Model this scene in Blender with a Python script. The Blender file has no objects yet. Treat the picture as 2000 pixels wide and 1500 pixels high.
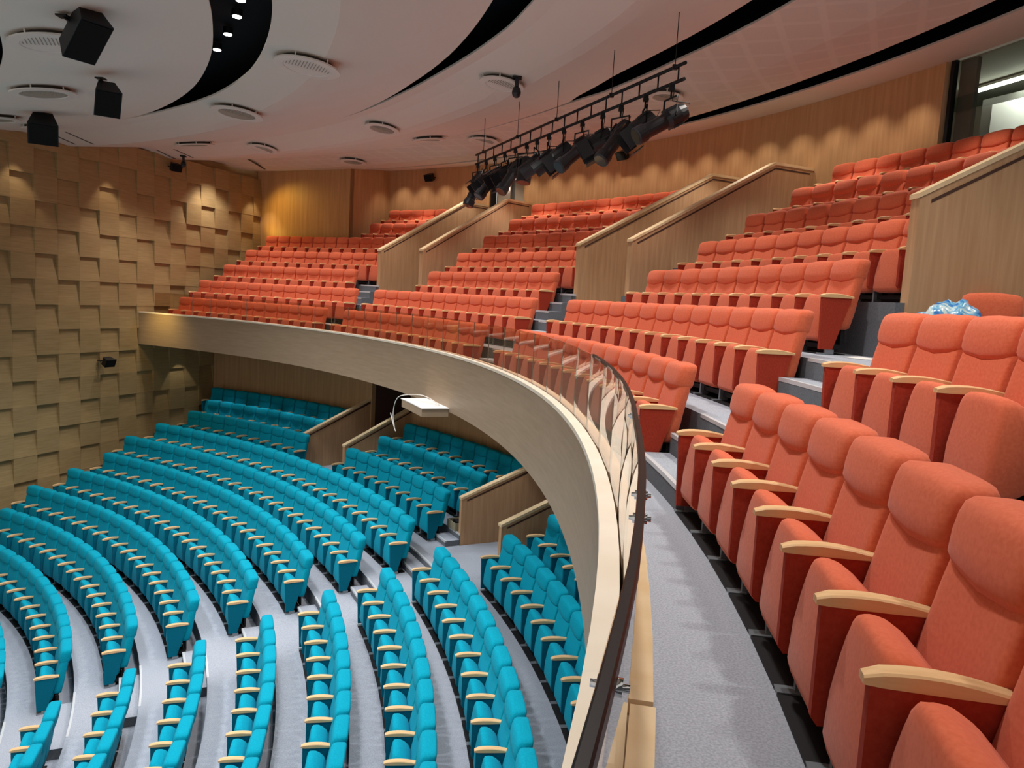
import bpy, bmesh, math, random
from math import sin, cos, pi, radians, atan2, hypot, sqrt, asin
from mathutils import Vector, Matrix
random.seed(4)
SC = bpy.context.scene
COL = SC.collection

# ------------------------------------------------------------------ hall geometry (metres)
# Origin: common centre of all seat arcs. z = 0: floor of the front balcony row.
CAM = (19.3345, -5.5147, 1.57)
CX = (0.99837, 0.00629, 0.05678)       # camera right
CY = (-0.05713, 0.1099, 0.9923)        # camera up
CZ = (0.0, -0.99392, 0.11008)          # camera back
FPX = 1485.71

def P(R, t, z=0.0): return Vector((R*cos(t), R*sin(t), z))
def to_px(v):
    d = Vector(v)-Vector(CAM)
    w = -d.dot(Vector(CZ))
    if w <= 0.05: return None
    return (1000+FPX*d.dot(Vector(CX))/w, 750-FPX*d.dot(Vector(CY))/w, w)
def in_view(v, mx=130, my=130):
    q = to_px(v)
    return q is not None and -mx < q[0] < 2000+mx and -my < q[1] < 1500+my

# ------------------------------------------------------------------ materials
def lin(c):
    return tuple(((x/255)/12.92 if x/255 <= 0.04045 else ((x/255+0.055)/1.055)**2.4) for x in c)+(1.0,)
def new_mat(name):
    m = bpy.data.materials.new(name); m.use_nodes = True
    nt = m.node_tree; b = nt.nodes['Principled BSDF']
    return m, nt, b
def simple(name, rgb, rough=0.6, metal=0.0, spec=0.3, sheen=0.0):
    m, nt, b = new_mat(name)
    b.inputs['Base Color'].default_value = lin(rgb)
    b.inputs['Roughness'].default_value = rough
    b.inputs['Metallic'].default_value = metal
    b.inputs['Specular IOR Level'].default_value = spec
    if sheen:
        b.inputs['Sheen Weight'].default_value = sheen
        b.inputs['Sheen Roughness'].default_value = 0.4
    return m
def noisy(name, rgb1, rgb2, scale=(1, 1, 1), nscale=5.0, detail=4.0, rough=0.6, spec=0.25, bump=0.0, lo=0.3, hi=0.7, coord='Object', sheen=0.0):
    m, nt, b = new_mat(name)
    tc = nt.nodes.new('ShaderNodeTexCoord'); mp = nt.nodes.new('ShaderNodeMapping')
    mp.inputs['Scale'].default_value = scale
    nz = nt.nodes.new('ShaderNodeTexNoise'); nz.inputs['Scale'].default_value = nscale; nz.inputs['Detail'].default_value = detail
    rp = nt.nodes.new('ShaderNodeValToRGB')
    rp.color_ramp.elements[0].position = lo; rp.color_ramp.elements[0].color = lin(rgb1)
    rp.color_ramp.elements[1].position = hi; rp.color_ramp.elements[1].color = lin(rgb2)
    nt.links.new(tc.outputs[coord], mp.inputs['Vector']); nt.links.new(mp.outputs[0], nz.inputs['Vector'])
    nt.links.new(nz.outputs['Fac'], rp.inputs['Fac']); nt.links.new(rp.outputs['Color'], b.inputs['Base Color'])
    b.inputs['Roughness'].default_value = rough; b.inputs['Specular IOR Level'].default_value = spec
    if sheen: b.inputs['Sheen Weight'].default_value = sheen
    if bump:
        bp = nt.nodes.new('ShaderNodeBump'); bp.inputs['Strength'].default_value = bump; bp.inputs['Distance'].default_value = 0.01
        nt.links.new(nz.outputs['Fac'], bp.inputs['Height']); nt.links.new(bp.outputs['Normal'], b.inputs['Normal'])
    return m
def emit(name, rgb, strength):
    m, nt, b = new_mat(name)
    b.inputs['Base Color'].default_value = (0.02, 0.02, 0.02, 1)
    b.inputs['Emission Color'].default_value = lin(rgb); b.inputs['Emission Strength'].default_value = strength
    return m

M = {}
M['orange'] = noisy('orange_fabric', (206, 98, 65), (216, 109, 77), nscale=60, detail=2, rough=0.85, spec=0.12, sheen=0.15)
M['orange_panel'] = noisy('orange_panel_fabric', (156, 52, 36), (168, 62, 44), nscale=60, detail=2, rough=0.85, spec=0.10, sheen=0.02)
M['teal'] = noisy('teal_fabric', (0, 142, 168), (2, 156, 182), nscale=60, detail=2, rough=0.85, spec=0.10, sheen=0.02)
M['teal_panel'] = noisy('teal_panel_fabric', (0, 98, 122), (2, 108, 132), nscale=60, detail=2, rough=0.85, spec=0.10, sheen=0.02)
M['arm_wood'] = noisy('armrest_beech', (214, 172, 122), (230, 192, 142), scale=(12, 1, 12), nscale=4, rough=0.45, spec=0.35)
M['wood_v'] = noisy('oak_veneer_upright', (182, 142, 104), (202, 164, 126), scale=(7, 7, 0.35), nscale=3.0, detail=6, rough=0.5, spec=0.3, lo=0.25, hi=0.75)
M['wood_wall'] = noisy('oak_wall_panelling', (176, 136, 94), (198, 158, 116), scale=(5, 5, 0.25), nscale=2.6, detail=6, rough=0.5, spec=0.3, lo=0.25, hi=0.75)
M['wood_h'] = noisy('oak_veneer_level', (158, 136, 112), (172, 150, 126), scale=(0.5, 0.5, 9), nscale=3.0, detail=6, rough=0.45, spec=0.35, lo=0.25, hi=0.75)
M['wood_tile'] = noisy('oak_tile_panels', (154, 128, 86), (170, 144, 102), scale=(0.8, 0.8, 14), nscale=2.2, detail=5, rough=0.55, spec=0.25, lo=0.3, hi=0.7)
M['cap_pale'] = noisy('pale_cap_outer', (236, 226, 206), (244, 236, 220), nscale=3, rough=0.35, spec=0.5)
M['cap_wood'] = noisy('pale_cap_wood', (226, 196, 152), (238, 214, 176), scale=(2, 2, 2), nscale=3, rough=0.35, spec=0.5)
M['carpet'] = noisy('grey_blue_carpet', (150, 156, 167), (172, 178, 189), nscale=90, detail=3, rough=0.95, spec=0.05, bump=0.3, lo=0.35, hi=0.65)
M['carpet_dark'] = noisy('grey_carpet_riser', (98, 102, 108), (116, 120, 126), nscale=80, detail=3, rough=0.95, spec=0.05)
M['nosing'] = simple('aluminium_nosing', (214, 218, 222), 0.4, 0.3)
M['black'] = simple('black_paint', (16, 17, 20), 0.5)
M['void'] = simple('ceiling_void_black', (22, 24, 28), 0.8, spec=0.1)
M['dark_steel'] = simple('dark_steel', (44, 42, 42), 0.35, 0.6)
M['joint'] = simple('glass_edge', (120, 126, 118), 0.3)
M['chrome'] = simple('chrome', (220, 222, 224), 0.12, 1.0)
M['lampblack'] = simple('lamp_housing_black', (30, 31, 36), 0.38, 0.2, 0.5)
M['grey_metal'] = simple('grey_cast_metal', (150, 156, 160), 0.4, 0.6)
M['foot'] = simple('dark_cast_foot', (136, 144, 150), 0.4, 0.5)
M['grille'] = simple('speaker_cloth', (24, 25, 24), 0.9, spec=0.1)
M['under'] = simple('under_seat_black', (22, 22, 24), 0.6)
M['white'] = simple('white_paint', (232, 230, 226), 0.6)
M['vent'] = simple('vent_white', (206, 200, 192), 0.5)
M['vent_grille'] = simple('vent_grille_grey', (150, 142, 130), 0.6)
M['gap'] = simple('vent_shadow_gap', (70, 62, 54), 0.8)
M['booth'] = simple('booth_wall_grey', (160, 160, 146), 0.7)
M['booth_dark'] = simple('booth_cabinet_grey', (98, 96, 90), 0.7)
M['door'] = simple('door_pale_grey', (178, 168, 152), 0.6)
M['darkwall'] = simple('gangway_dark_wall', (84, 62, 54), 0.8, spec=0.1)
M['cable'] = simple('white_cable', (226, 222, 214), 0.5)
M['tube'] = emit('fluorescent_tube', (255, 255, 245), 14.0)
M['lens'] = emit('downlight_lens', (255, 250, 240), 22.0)
M['bulb'] = emit('lobby_lamp_glow', (255, 244, 236), 10.0)
M['lenscap'] = simple('lamp_glass', (46, 44, 40), 0.1, 0.0, 0.8)

def ceiling_mat():
    m, nt, b = new_mat('ceiling_plaster')
    b.inputs['Base Color'].default_value = lin((208, 201, 191)); b.inputs['Roughness'].default_value = 0.75
    b.inputs['Specular IOR Level'].default_value = 0.2
    return m
M['ceiling'] = ceiling_mat()
def ceiling_acoustic():
    m, nt, b = new_mat('ceiling_perforated_squares')
    tc = nt.nodes.new('ShaderNodeTexCoord'); mp = nt.nodes.new('ShaderNodeMapping'); mp.inputs['Rotation'].default_value = (0, 0, 0.45)
    br = nt.nodes.new('ShaderNodeTexBrick'); br.offset = 0.0; br.squash = 1.0
    br.inputs['Scale'].default_value = 1.0; br.inputs['Brick Width'].default_value = 0.62; br.inputs['Row Height'].default_value = 0.62
    br.inputs['Mortar Size'].default_value = 0.07; br.inputs['Mortar Smooth'].default_value = 0.5
    br.inputs['Color1'].default_value = lin((202, 194, 184)); br.inputs['Color2'].default_value = lin((202, 194, 184)); br.inputs['Mortar'].default_value = lin((208, 201, 191))
    nt.links.new(tc.outputs['Object'], mp.inputs['Vector']); nt.links.new(mp.outputs[0], br.inputs['Vector']); nt.links.new(br.outputs['Color'], b.inputs['Base Color'])
    b.inputs['Roughness'].default_value = 0.75; b.inputs['Specular IOR Level'].default_value = 0.2
    return m
M['ceiling_ac'] = ceiling_acoustic()
def glass_mat(name, tint, refl=1.0):
    m = bpy.data.materials.new(name); m.use_nodes = True; nt = m.node_tree; nt.nodes.clear()
    out = nt.nodes.new('ShaderNodeOutputMaterial'); tr = nt.nodes.new('ShaderNodeBsdfTransparent'); gl = nt.nodes.new('ShaderNodeBsdfGlossy')
    fr = nt.nodes.new('ShaderNodeFresnel'); mx = nt.nodes.new('ShaderNodeMixShader')
    fr.inputs['IOR'].default_value = 1.5
    tr.inputs['Color'].default_value = lin(tint); gl.inputs['Roughness'].default_value = 0.01; gl.inputs['Color'].default_value = (1, 1, 1, 1)
    geo = nt.nodes.new('ShaderNodeNewGeometry'); mt = nt.nodes.new('ShaderNodeMath'); mt.operation = 'SUBTRACT'; mt.inputs[0].default_value = 1.0; m2 = nt.nodes.new('ShaderNodeMath'); m2.operation = 'MULTIPLY'
    nt.links.new(geo.outputs['Backfacing'], mt.inputs[1]); nt.links.new(fr.outputs[0], m2.inputs[0]); nt.links.new(mt.outputs[0], m2.inputs[1]); nt.links.new(m2.outputs[0], mx.inputs[0]); nt.links.new(tr.outputs[0], mx.inputs[1]); nt.links.new(gl.outputs[0], mx.inputs[2]); nt.links.new(mx.outputs[0], out.inputs['Surface'])
    return m
M['glass'] = glass_mat('balustrade_glass', (238, 226, 214))
M['booth_glass'] = glass_mat('booth_glass', (240, 244, 240))
def bag_mat():
    m, nt, b = new_mat('blue_plastic_bag')
    tc = nt.nodes.new('ShaderNodeTexCoord'); nz = nt.nodes.new('ShaderNodeTexNoise'); nz.inputs['Scale'].default_value = 7; nz.inputs['Distortion'].default_value = 2
    rp = nt.nodes.new('ShaderNodeValToRGB'); e = rp.color_ramp.elements
    e[0].position = 0.35; e[0].color = lin((34, 110, 190)); e[1].position = 0.62; e[1].color = lin((214, 232, 232))
    k = e.new(0.5); k.color = lin((110, 180, 220))
    nt.links.new(tc.outputs['Object'], nz.inputs['Vector']); nt.links.new(nz.outputs['Fac'], rp.inputs['Fac']); nt.links.new(rp.outputs['Color'], b.inputs['Base Color'])
    b.inputs['Roughness'].default_value = 0.2
    return m
M['bag'] = bag_mat()

# ------------------------------------------------------------------ object helpers
def obj(name, verts, faces, m, parent=None, smooth=False, mats=None, fmat=None, loc=None):
    me = bpy.data.meshes.new(name); me.from_pydata([tuple(v) for v in verts], [], faces); me.update()
    if mats:
        for x in mats: me.materials.append(x)
        if fmat: me.polygons.foreach_set('material_index', fmat)
    else: me.materials.append(m)
    if smooth is True: me.polygons.foreach_set('use_smooth', [True]*len(me.polygons))
    elif smooth: me.polygons.foreach_set('use_smooth', smooth)
    bm = bmesh.new(); bm.from_mesh(me); bmesh.ops.recalc_face_normals(bm, faces=bm.faces); bm.to_mesh(me); bm.free()
    o = bpy.data.objects.new(name, me); COL.objects.link(o)
    if parent: o.parent = parent
    if loc: o.location = loc
    return o
class MB:
    def __init__(s): s.v = []; s.f = []; s.sm = []
    def add(s, v, f, smooth=False):
        n = len(s.v); s.v += [tuple(x) for x in v]; s.f += [tuple(i+n for i in g) for g in f]; s.sm += [smooth]*len(f) if not isinstance(smooth, list) else smooth
    def box(s, c, d, rot=None):
        x, y, z = [k/2 for k in d]
        vs = [Vector((a*x, b*y, e*z)) for a in (-1, 1) for b in (-1, 1) for e in (-1, 1)]
        if rot is not None: vs = [rot @ v for v in vs]
        s.add([v+Vector(c) for v in vs], [(0, 1, 3, 2), (4, 6, 7, 5), (0, 4, 5, 1), (2, 3, 7, 6), (0, 2, 6, 4), (1, 5, 7, 3)])
    def tube(s, pts, r, n=10, closed_ends=True, radii=None):
        pts = [Vector(p) for p in pts]; rings = []
        for i, p in enumerate(pts):
            a = pts[max(i-1, 0)]; b = pts[min(i+1, len(pts)-1)]; d = (b-a)
            if d.length < 1e-9: d = Vector((0, 0, 1))
            d.normalize(); u = d.cross(Vector((0, 0, 1)))
            if u.length < 1e-3: u = d.cross(Vector((0, 1, 0)))
            u.normalize(); w = d.cross(u); rr = radii[i] if radii else r
            rings.append([p+u*rr*cos(2*pi*k/n)+w*rr*sin(2*pi*k/n) for k in range(n)])
        v = [x for g in rings for x in g]; f = []; sm = []
        for i in range(len(rings)-1):
            for k in range(n):
                f.append((i*n+k, i*n+(k+1) % n, (i+1)*n+(k+1) % n, (i+1)*n+k)); sm.append(True)
        if closed_ends:
            f.append(tuple(range(n))); f.append(tuple((len(rings)-1)*n+k for k in reversed(range(n)))); sm += [False, False]
        s.add(v, f, sm)
    def lathe(s, prof, c=(0, 0, 0), n=24, rot=None):
        v = []; f = []; sm = []
        for r, z in prof:
            for k in range(n):
                q = Vector((r*cos(2*pi*k/n), r*sin(2*pi*k/n), z))
                if rot is not None: q = rot @ q
                v.append(q+Vector(c))
        for i in range(len(prof)-1):
            for k in range(n): f.append((i*n+k, i*n+(k+1) % n, (i+1)*n+(k+1) % n, (i+1)*n+k)); sm.append(False)
        f.append(tuple(range(n))); f.append(tuple((len(prof)-1)*n+k for k in range(n))); sm += [False, False]
        s.add(v, f, sm)
    def prism(s, poly, off):          # poly: list of 3D points, off: extrusion vector
        n = len(poly); poly = [Vector(p) for p in poly]; off = Vector(off)
        v = poly+[p+off for p in poly]
        f = [tuple(range(n)), tuple(n+k for k in reversed(range(n)))]+[(k, (k+1) % n, n+(k+1) % n, n+k) for k in range(n)]
        s.add(v, f)
    def loft(s, secs, smooth=True):
        n = len(secs[0]); v = [x for g in secs for x in g]; f = []; sm = []
        for i in range(len(secs)-1):
            for k in range(n): f.append((i*n+k, i*n+(k+1) % n, (i+1)*n+(k+1) % n, (i+1)*n+k)); sm.append(smooth)
        f.append(tuple(range(n))); f.append(tuple((len(secs)-1)*n+k for k in reversed(range(n)))); sm += [smooth, smooth]
        s.add(v, f, sm)
    def build(s, name, m, parent=None, loc=None): return obj(name, s.v, s.f, m, parent, s.sm, loc=loc)
def tag(o, label=None, cat=None, group=None, kind=None):
    if label: o['label'] = label
    if cat: o['category'] = cat
    if group: o['group'] = group
    if kind: o['kind'] = kind
    return o
def empty(name, loc, rz=0.0, label=None, cat=None, group=None):
    o = bpy.data.objects.new(name, None); COL.objects.link(o); o.location = loc; o.rotation_euler = (0, 0, rz); o.empty_display_size = 0.1
    return tag(o, label, cat, group)
def struct(o): o['kind'] = 'structure'; return o
def copy_tree(o, parent=None):
    c = o.copy(); COL.objects.link(c); c.parent = parent
    for ch in o.children: copy_tree(ch, c)
    return c

# a curved solid between two radii, angles, heights (heights may be functions of R)
def arc_solid(mb, R0, R1, t0, t1, z0, z1, step=0.02):
    n = max(2, int(abs(t1-t0)/step)+1)
    secs = []
    for i in range(n+1):
        t = t0+(t1-t0)*i/n
        r0 = R0(t) if callable(R0) else R0; r1 = R1(t) if callable(R1) else R1
        za0 = z0(r0) if callable(z0) else z0; za1 = z0(r1) if callable(z0) else z0
        zb0 = z1(r0) if callable(z1) else z1; zb1 = z1(r1) if callable(z1) else z1
        secs.append([P(r0, t, za0), P(r1, t, za1), P(r1, t, zb1), P(r0, t, zb0)])
    mb.loft(secs, smooth=False)

# ------------------------------------------------------------------ left wall line
WPH = radians(71.0); WD = Vector((cos(WPH), sin(WPH), 0)); W0 = P(19.9, 1.19)
WN = Vector((WD.y, -WD.x, 0))                    # into the hall
def wall_pt(s, z, d=0.0): return W0+WD*s+WN*d+Vector((0, 0, z))
def wall_theta(R):                               # angle at which radius R meets the wall
    lo, hi = 0.9, 1.35
    for _ in range(40):
        m_ = (lo+hi)/2
        if (P(R, m_)-W0).dot(WN) > 0: lo = m_
        else: hi = m_
    return lo

# ------------------------------------------------------------------ seat rows
OR = {1: (20.632, 0.0), 2: (21.72, 0.585), 3: (22.724, 1.175), 4: (23.809, 1.764), 5: (24.913, 2.37), 6: (26.014, 2.972), 7: (27.119, 3.575)}
TR = {'h': (13.342, -5.802), 'g': (14.345, -5.463), 'f': (15.344, -5.144), 'e': (16.344, -4.825), 'd': (17.333, -4.517), 'c': (18.316, -4.216), 'b': (19.291, -3.932),
      'a': (20.425, -3.643), 'i': (21.409, -3.40), 'j': (22.424, -3.153), 'z': (12.35, -6.12)}
PITCH = 0.56

def seat_meshes(fab, panel, nm):
    """One tip-up theatre seat as a prototype Empty with its parts; local x along the row, y to the back, armrest tip at y = 0 (root is at y = 0.3)."""
    Y0 = 0.30
    root = empty(nm, (0, 0, -60))
    def sec(w, yf, yb, z, zc=0.0, r=0.45, n=20, bulge=0.0):
        out = []; cy = (yf+yb)/2; h = (yb-yf)/2
        for k in range(n):
            a = 2*pi*k/n; ca, sa = cos(a), sin(a)
            x = w*math.copysign(abs(ca)**r, ca); y = h*math.copysign(abs(sa)**r, sa)
            yy = cy+y-Y0
            if sa < 0: yy -= bulge*(1-(x/w)**2)
            out.append(Vector((x, yy, z-zc*(1-(x/max(w, 1e-6))**2))))
        return out
    # folded cushion (tip-up): wide at the bottom, leaning back, narrow rounded ridge
    mb = MB(); S = []
    for (w, yf, yb, z, r) in ((0.17, 0.09, 0.17, 0.135, .5), (0.236, 0.045, 0.22, 0.155, .32), (0.243, 0.035, 0.27, 0.19, .28), (0.241, 0.042, 0.30, 0.34, .28), (0.235, 0.058, 0.31, 0.46, .3), (0.224, 0.070, 0.28, 0.54, .34),
                              (0.208, 0.078, 0.235, 0.59, .4), (0.186, 0.085, 0.195, 0.62, .48), (0.152, 0.096, 0.16, 0.637, .6), (0.08, 0.11, 0.14, 0.643, .8)):
        S.append(sec(w, yf, yb, z, r=r))
    mb.loft(S); mb.build('seat_cushion', fab, root)
    # backrest, hollowed between two soft wings
    mb = MB(); S = []
    for (w, yf, yb, z, bl) in ((0.19, 0.295, 0.37, 0.27, 0), (0.238, 0.270, 0.40, 0.29, 0), (0.250, 0.262, 0.41, 0.34, -.004), (0.254, 0.285, 0.44, 0.46, -.012), (0.256, 0.308, 0.455, 0.56, -.018), (0.258, 0.331, 0.475, 0.66, -.020), (0.259, 0.355, 0.495, 0.76, -.014), (0.258, 0.375, 0.51, 0.83, -.006), (0.250, 0.395, 0.52, 0.88, 0)):
        S.append(sec(w, yf, yb, z, r=.30, bulge=bl))
    mb.loft(S); mb.build('backrest', fab, root)
    # headrest with a smiling lower edge
    mb = MB(); S = []
    for (w, yf, yb, z, zc, bl) in ((0.248, 0.388, 0.50, 0.826, .036, 0), (0.258, 0.370, 0.525, 0.835, .036, .002), (0.262, 0.360, 0.535, 0.86, .030, .010), (0.263, 0.366, 0.545, 0.92, .02, .012), (0.262, 0.378, 0.557, 0.975, 0, .01), (0.255, 0.392, 0.562, 1.015, -.006, .006), (0.232, 0.410, 0.556, 1.036, -.008, 0), (0.17, 0.438, 0.54, 1.046, -.008, 0)):
        S.append(sec(w, yf, yb, z, zc=zc, r=.32, bulge=bl))
    mb.loft(S); mb.build('headrest', fab, root)
    def armset(x, rt, end):
        # upholstered side panel; only the one at the end of a row reaches the floor
        mb = MB(); t = 0.042
        prof = [(0.010, 0.615), (0.345, 0.615), (0.335, 0.57), (0.175, 0.055), (0.03, 0.055), (0.010, 0.58)] if end else [(0.010, 0.615), (0.345, 0.615), (0.335, 0.57), (0.225, 0.20), (0.035, 0.18), (0.012, 0.21), (0.010, 0.58)]
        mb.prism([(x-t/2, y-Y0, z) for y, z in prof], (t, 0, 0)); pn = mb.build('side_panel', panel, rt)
        mb = MB(); mb.box((x, 0.15-Y0, 0.10 if not end else 0.03), (0.03, 0.10, 0.19 if not end else 0.05)); mb.box((x, 0.075-Y0, 0.010), (0.07, 0.10, 0.016)); mb.build('foot', M['grey_metal'] if end else M['foot'], pn)
        # arched wooden armrest
        mb = MB(); S = []
        for i in range(9):
            u = i/8; y = -0.008+0.372*u; top = 0.630+0.026*sin(pi*min(1, u*0.92+0.12))**0.8; w = 0.031+0.003*sin(pi*u)
            if i == 0: top -= 0.008; w -= 0.006
            b = 0.610
            S.append([Vector((x-w, y-Y0, b)), Vector((x+w, y-Y0, b)), Vector((x+w, y-Y0, top-0.006)), Vector((x+w-0.007, y-Y0, top)), Vector((x-w+0.007, y-Y0, top)), Vector((x-w, y-Y0, top-0.006))])
        mb.loft(S, smooth=False); mb.build('armrest', M['arm_wood'], rt)
    mb = MB(); mb.box((0.0, 0.22-Y0, 0.085), (PITCH-0.045, 0.16, 0.05)); mb.box((0.0, 0.33-Y0, 0.22), (0.40, 0.03, 0.24)); mb.box((0.0, 0.19-Y0, 0.006), (PITCH-0.05, 0.33, 0.012)); mb.box((-PITCH/2+0.035, 0.14-Y0, 0.21), (0.025, 0.05, 0.06))  # rail and floor-grille plate, black also to paint in the under-seat shadow
    mb.build('under_rail_and_shade', M['under'], root)
    first = empty(nm, (0, 0, -60)); end = empty(nm, (0, 0, -60))
    for q in (first, end):
        for ch in root.children:
            c = ch.copy(); COL.objects.link(c); c.parent = q
    armset(-PITCH/2, root, False); armset(-PITCH/2, first, True); armset(-PITCH/2, end, False); armset(PITCH/2, end, True)
    return root, end, first

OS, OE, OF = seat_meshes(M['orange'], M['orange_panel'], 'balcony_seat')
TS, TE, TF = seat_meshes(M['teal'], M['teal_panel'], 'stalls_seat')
ORD = 'zeroth first second third fourth fifth sixth seventh eighth ninth tenth eleventh twelfth thirteenth fourteenth fifteenth sixteenth seventeenth eighteenth nineteenth twentieth twenty-first twenty-second twenty-third twenty-fourth twenty-fifth twenty-sixth twenty-seventh'.split()

def place_row(protos, R, z, th0, n, label, group, cond=None, shown=None):
    dt = PITCH/(R+0.3); k = 0
    for i in range(n):
        t = th0-(i+0.5)*dt
        p = P(R+0.3, t, z)
        if not in_view(p+Vector((0, 0, 0.6))): continue
        if cond and not cond(i, t): continue
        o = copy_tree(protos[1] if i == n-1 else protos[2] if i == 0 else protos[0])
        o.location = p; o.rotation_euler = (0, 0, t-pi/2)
        o['label'] = label(i+1); o['category'] = 'seat'; o['group'] = group
        k += 1
    return k

BN = {'A': 'balcony block beside the camera', 'B': 'third balcony block from left', 'C': 'second balcony block from left', 'D': 'leftmost balcony block'}
RN = {1: 'front', 2: 'second', 3: 'third', 4: 'fourth', 5: 'shaded fifth', 6: 'sixth', 7: 'top'}
ROWS_O = []
for r, th, n in ((1, .0133, 11), (2, .0151, 9)): ROWS_O.append(('A', r, th, n))
BROW = {1: (.4035, 12), 2: (.4112, 13), 3: (.361, 10), 4: (.3659, 11), 5: (.3724, 12), 6: (.376, 13), 7: (.3818, 14)}
for r, (th, n) in BROW.items(): ROWS_O.append(('B', r, th, n))
for r, (th, n) in BROW.items(): ROWS_O.append(('C', r, th+.3945, n))
for r, (th, n) in {1: (1.168, 12), 2: (1.180, 13), 3: (1.180, 11), 4: (1.1707, 12), 5: (1.172, 13), 6: (1.0188, 7), 7: (1.022, 7)}.items(): ROWS_O.append(('D', r, th, n))
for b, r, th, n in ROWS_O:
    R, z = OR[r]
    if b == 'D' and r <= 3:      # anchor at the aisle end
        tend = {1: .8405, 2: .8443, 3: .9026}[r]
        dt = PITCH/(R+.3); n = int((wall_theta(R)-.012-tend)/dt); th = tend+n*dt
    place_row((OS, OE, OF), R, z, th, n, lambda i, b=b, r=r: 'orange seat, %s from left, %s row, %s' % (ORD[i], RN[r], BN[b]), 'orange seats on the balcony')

TN = {'h': 'second', 'g': 'third', 'f': 'fourth', 'e': 'fifth', 'd': 'sixth', 'c': 'seventh', 'b': 'eighth', 'z': 'frontmost'}
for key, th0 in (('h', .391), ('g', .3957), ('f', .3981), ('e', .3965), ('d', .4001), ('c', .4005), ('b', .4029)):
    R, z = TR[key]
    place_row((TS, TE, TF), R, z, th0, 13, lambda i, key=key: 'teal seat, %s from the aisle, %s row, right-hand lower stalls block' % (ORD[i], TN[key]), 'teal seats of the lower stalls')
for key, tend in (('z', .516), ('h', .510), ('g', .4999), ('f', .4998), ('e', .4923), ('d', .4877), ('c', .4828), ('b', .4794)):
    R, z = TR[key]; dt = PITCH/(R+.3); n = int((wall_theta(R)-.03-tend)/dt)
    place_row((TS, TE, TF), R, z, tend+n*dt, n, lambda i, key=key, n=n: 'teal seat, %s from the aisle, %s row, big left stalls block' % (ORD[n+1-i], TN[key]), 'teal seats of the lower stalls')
UN = {'a': 'shaded first', 'i': 'bright second', 'j': 'rearmost'}
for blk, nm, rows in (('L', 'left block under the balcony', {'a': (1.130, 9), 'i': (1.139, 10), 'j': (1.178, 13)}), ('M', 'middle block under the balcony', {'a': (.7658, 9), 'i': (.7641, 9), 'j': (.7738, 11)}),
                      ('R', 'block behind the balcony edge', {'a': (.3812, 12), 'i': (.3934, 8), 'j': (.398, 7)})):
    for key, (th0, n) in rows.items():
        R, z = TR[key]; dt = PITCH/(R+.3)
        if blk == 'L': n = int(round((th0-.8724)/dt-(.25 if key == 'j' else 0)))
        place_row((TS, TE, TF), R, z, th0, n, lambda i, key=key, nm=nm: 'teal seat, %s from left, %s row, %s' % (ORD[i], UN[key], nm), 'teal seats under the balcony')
for pr in (OS, OE, OF, TS, TE, TF):
    for ch in list(pr.children_recursive): bpy.data.objects.remove(ch)
    bpy.data.objects.remove(pr)

# ------------------------------------------------------------------ floors
GW = (0.0590, 0.4545, 0.8300)                  # centre angles of the vomitory gangways
TLEFT, TRIGHT = 1.30, -0.36
def split_gangways(R, half=0.98):
    segs = []; hi = wall_theta(R)+0.004
    for g in sorted(GW, reverse=True):
        h = asin(half/R); segs.append((hi, g+h)); hi = g-h
    segs.append((hi, TRIGHT)); return segs
nosing_faces = MB()
def tier(Ra, Rb, z, th, segs=None, zlow=None):
    mb = MB(); fm = []
    for a, b in (segs or [(wall_theta((Ra+Rb)/2)+0.006, TRIGHT)]):
        n = max(2, int((a-b)/0.03)+1)
        v0 = len(mb.v); vs = []; fs = []
        zl = zlow if zlow is not None else z-th
        for i in range(n+1):
            t = a+(b-a)*i/n
            vs += [P(Ra, t, zl), P(Ra, t, z), P(Rb, t, z), P(Rb, t, zl)]
        for i in range(n):
            o = i*4; q = o+4
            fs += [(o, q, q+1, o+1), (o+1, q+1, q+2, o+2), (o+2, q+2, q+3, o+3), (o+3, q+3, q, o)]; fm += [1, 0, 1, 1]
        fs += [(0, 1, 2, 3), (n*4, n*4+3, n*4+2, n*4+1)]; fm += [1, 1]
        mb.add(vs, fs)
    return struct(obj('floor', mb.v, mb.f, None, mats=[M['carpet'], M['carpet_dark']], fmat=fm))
LEAD = 0.49
for r in range(1, 8):
    R, z = OR[r]
    Ra = 20.09 if r == 1 else R-LEAD
    Rb = (OR[r+1][0]-LEAD) if r < 7 else 27.95
    segs = None
    if r >= 4: segs = split_gangways((Ra+Rb)/2)
    if r == 3:
        tier(Ra, Rb, z, 0.62)
        mb = MB()
        for g in GW:                            # level gangway floors
            for (a, b) in ((Rb, 27.9),): arc_solid(mb, a, b, g+asin(.99/25.5), g-asin(.99/25.5), z-0.3, z)
        struct(mb.build('floor', M['carpet'])); continue
    if r in (6, 7):
        segs = [(min(a, 1.03) if i == 0 else a, b) for i, (a, b) in enumerate(segs)]
    tier(Ra, Rb, z, 0.62 if r > 1 else 0.3, segs)
mb = MB()
for g in GW: arc_solid(mb, TR['i'][0]-0.42, 23.35, g+asin(.99/22), g-asin(.99/22), TR['a'][1]-.3, TR['a'][1]-.001)
struct(mb.build('floor', M['carpet']))
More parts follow.
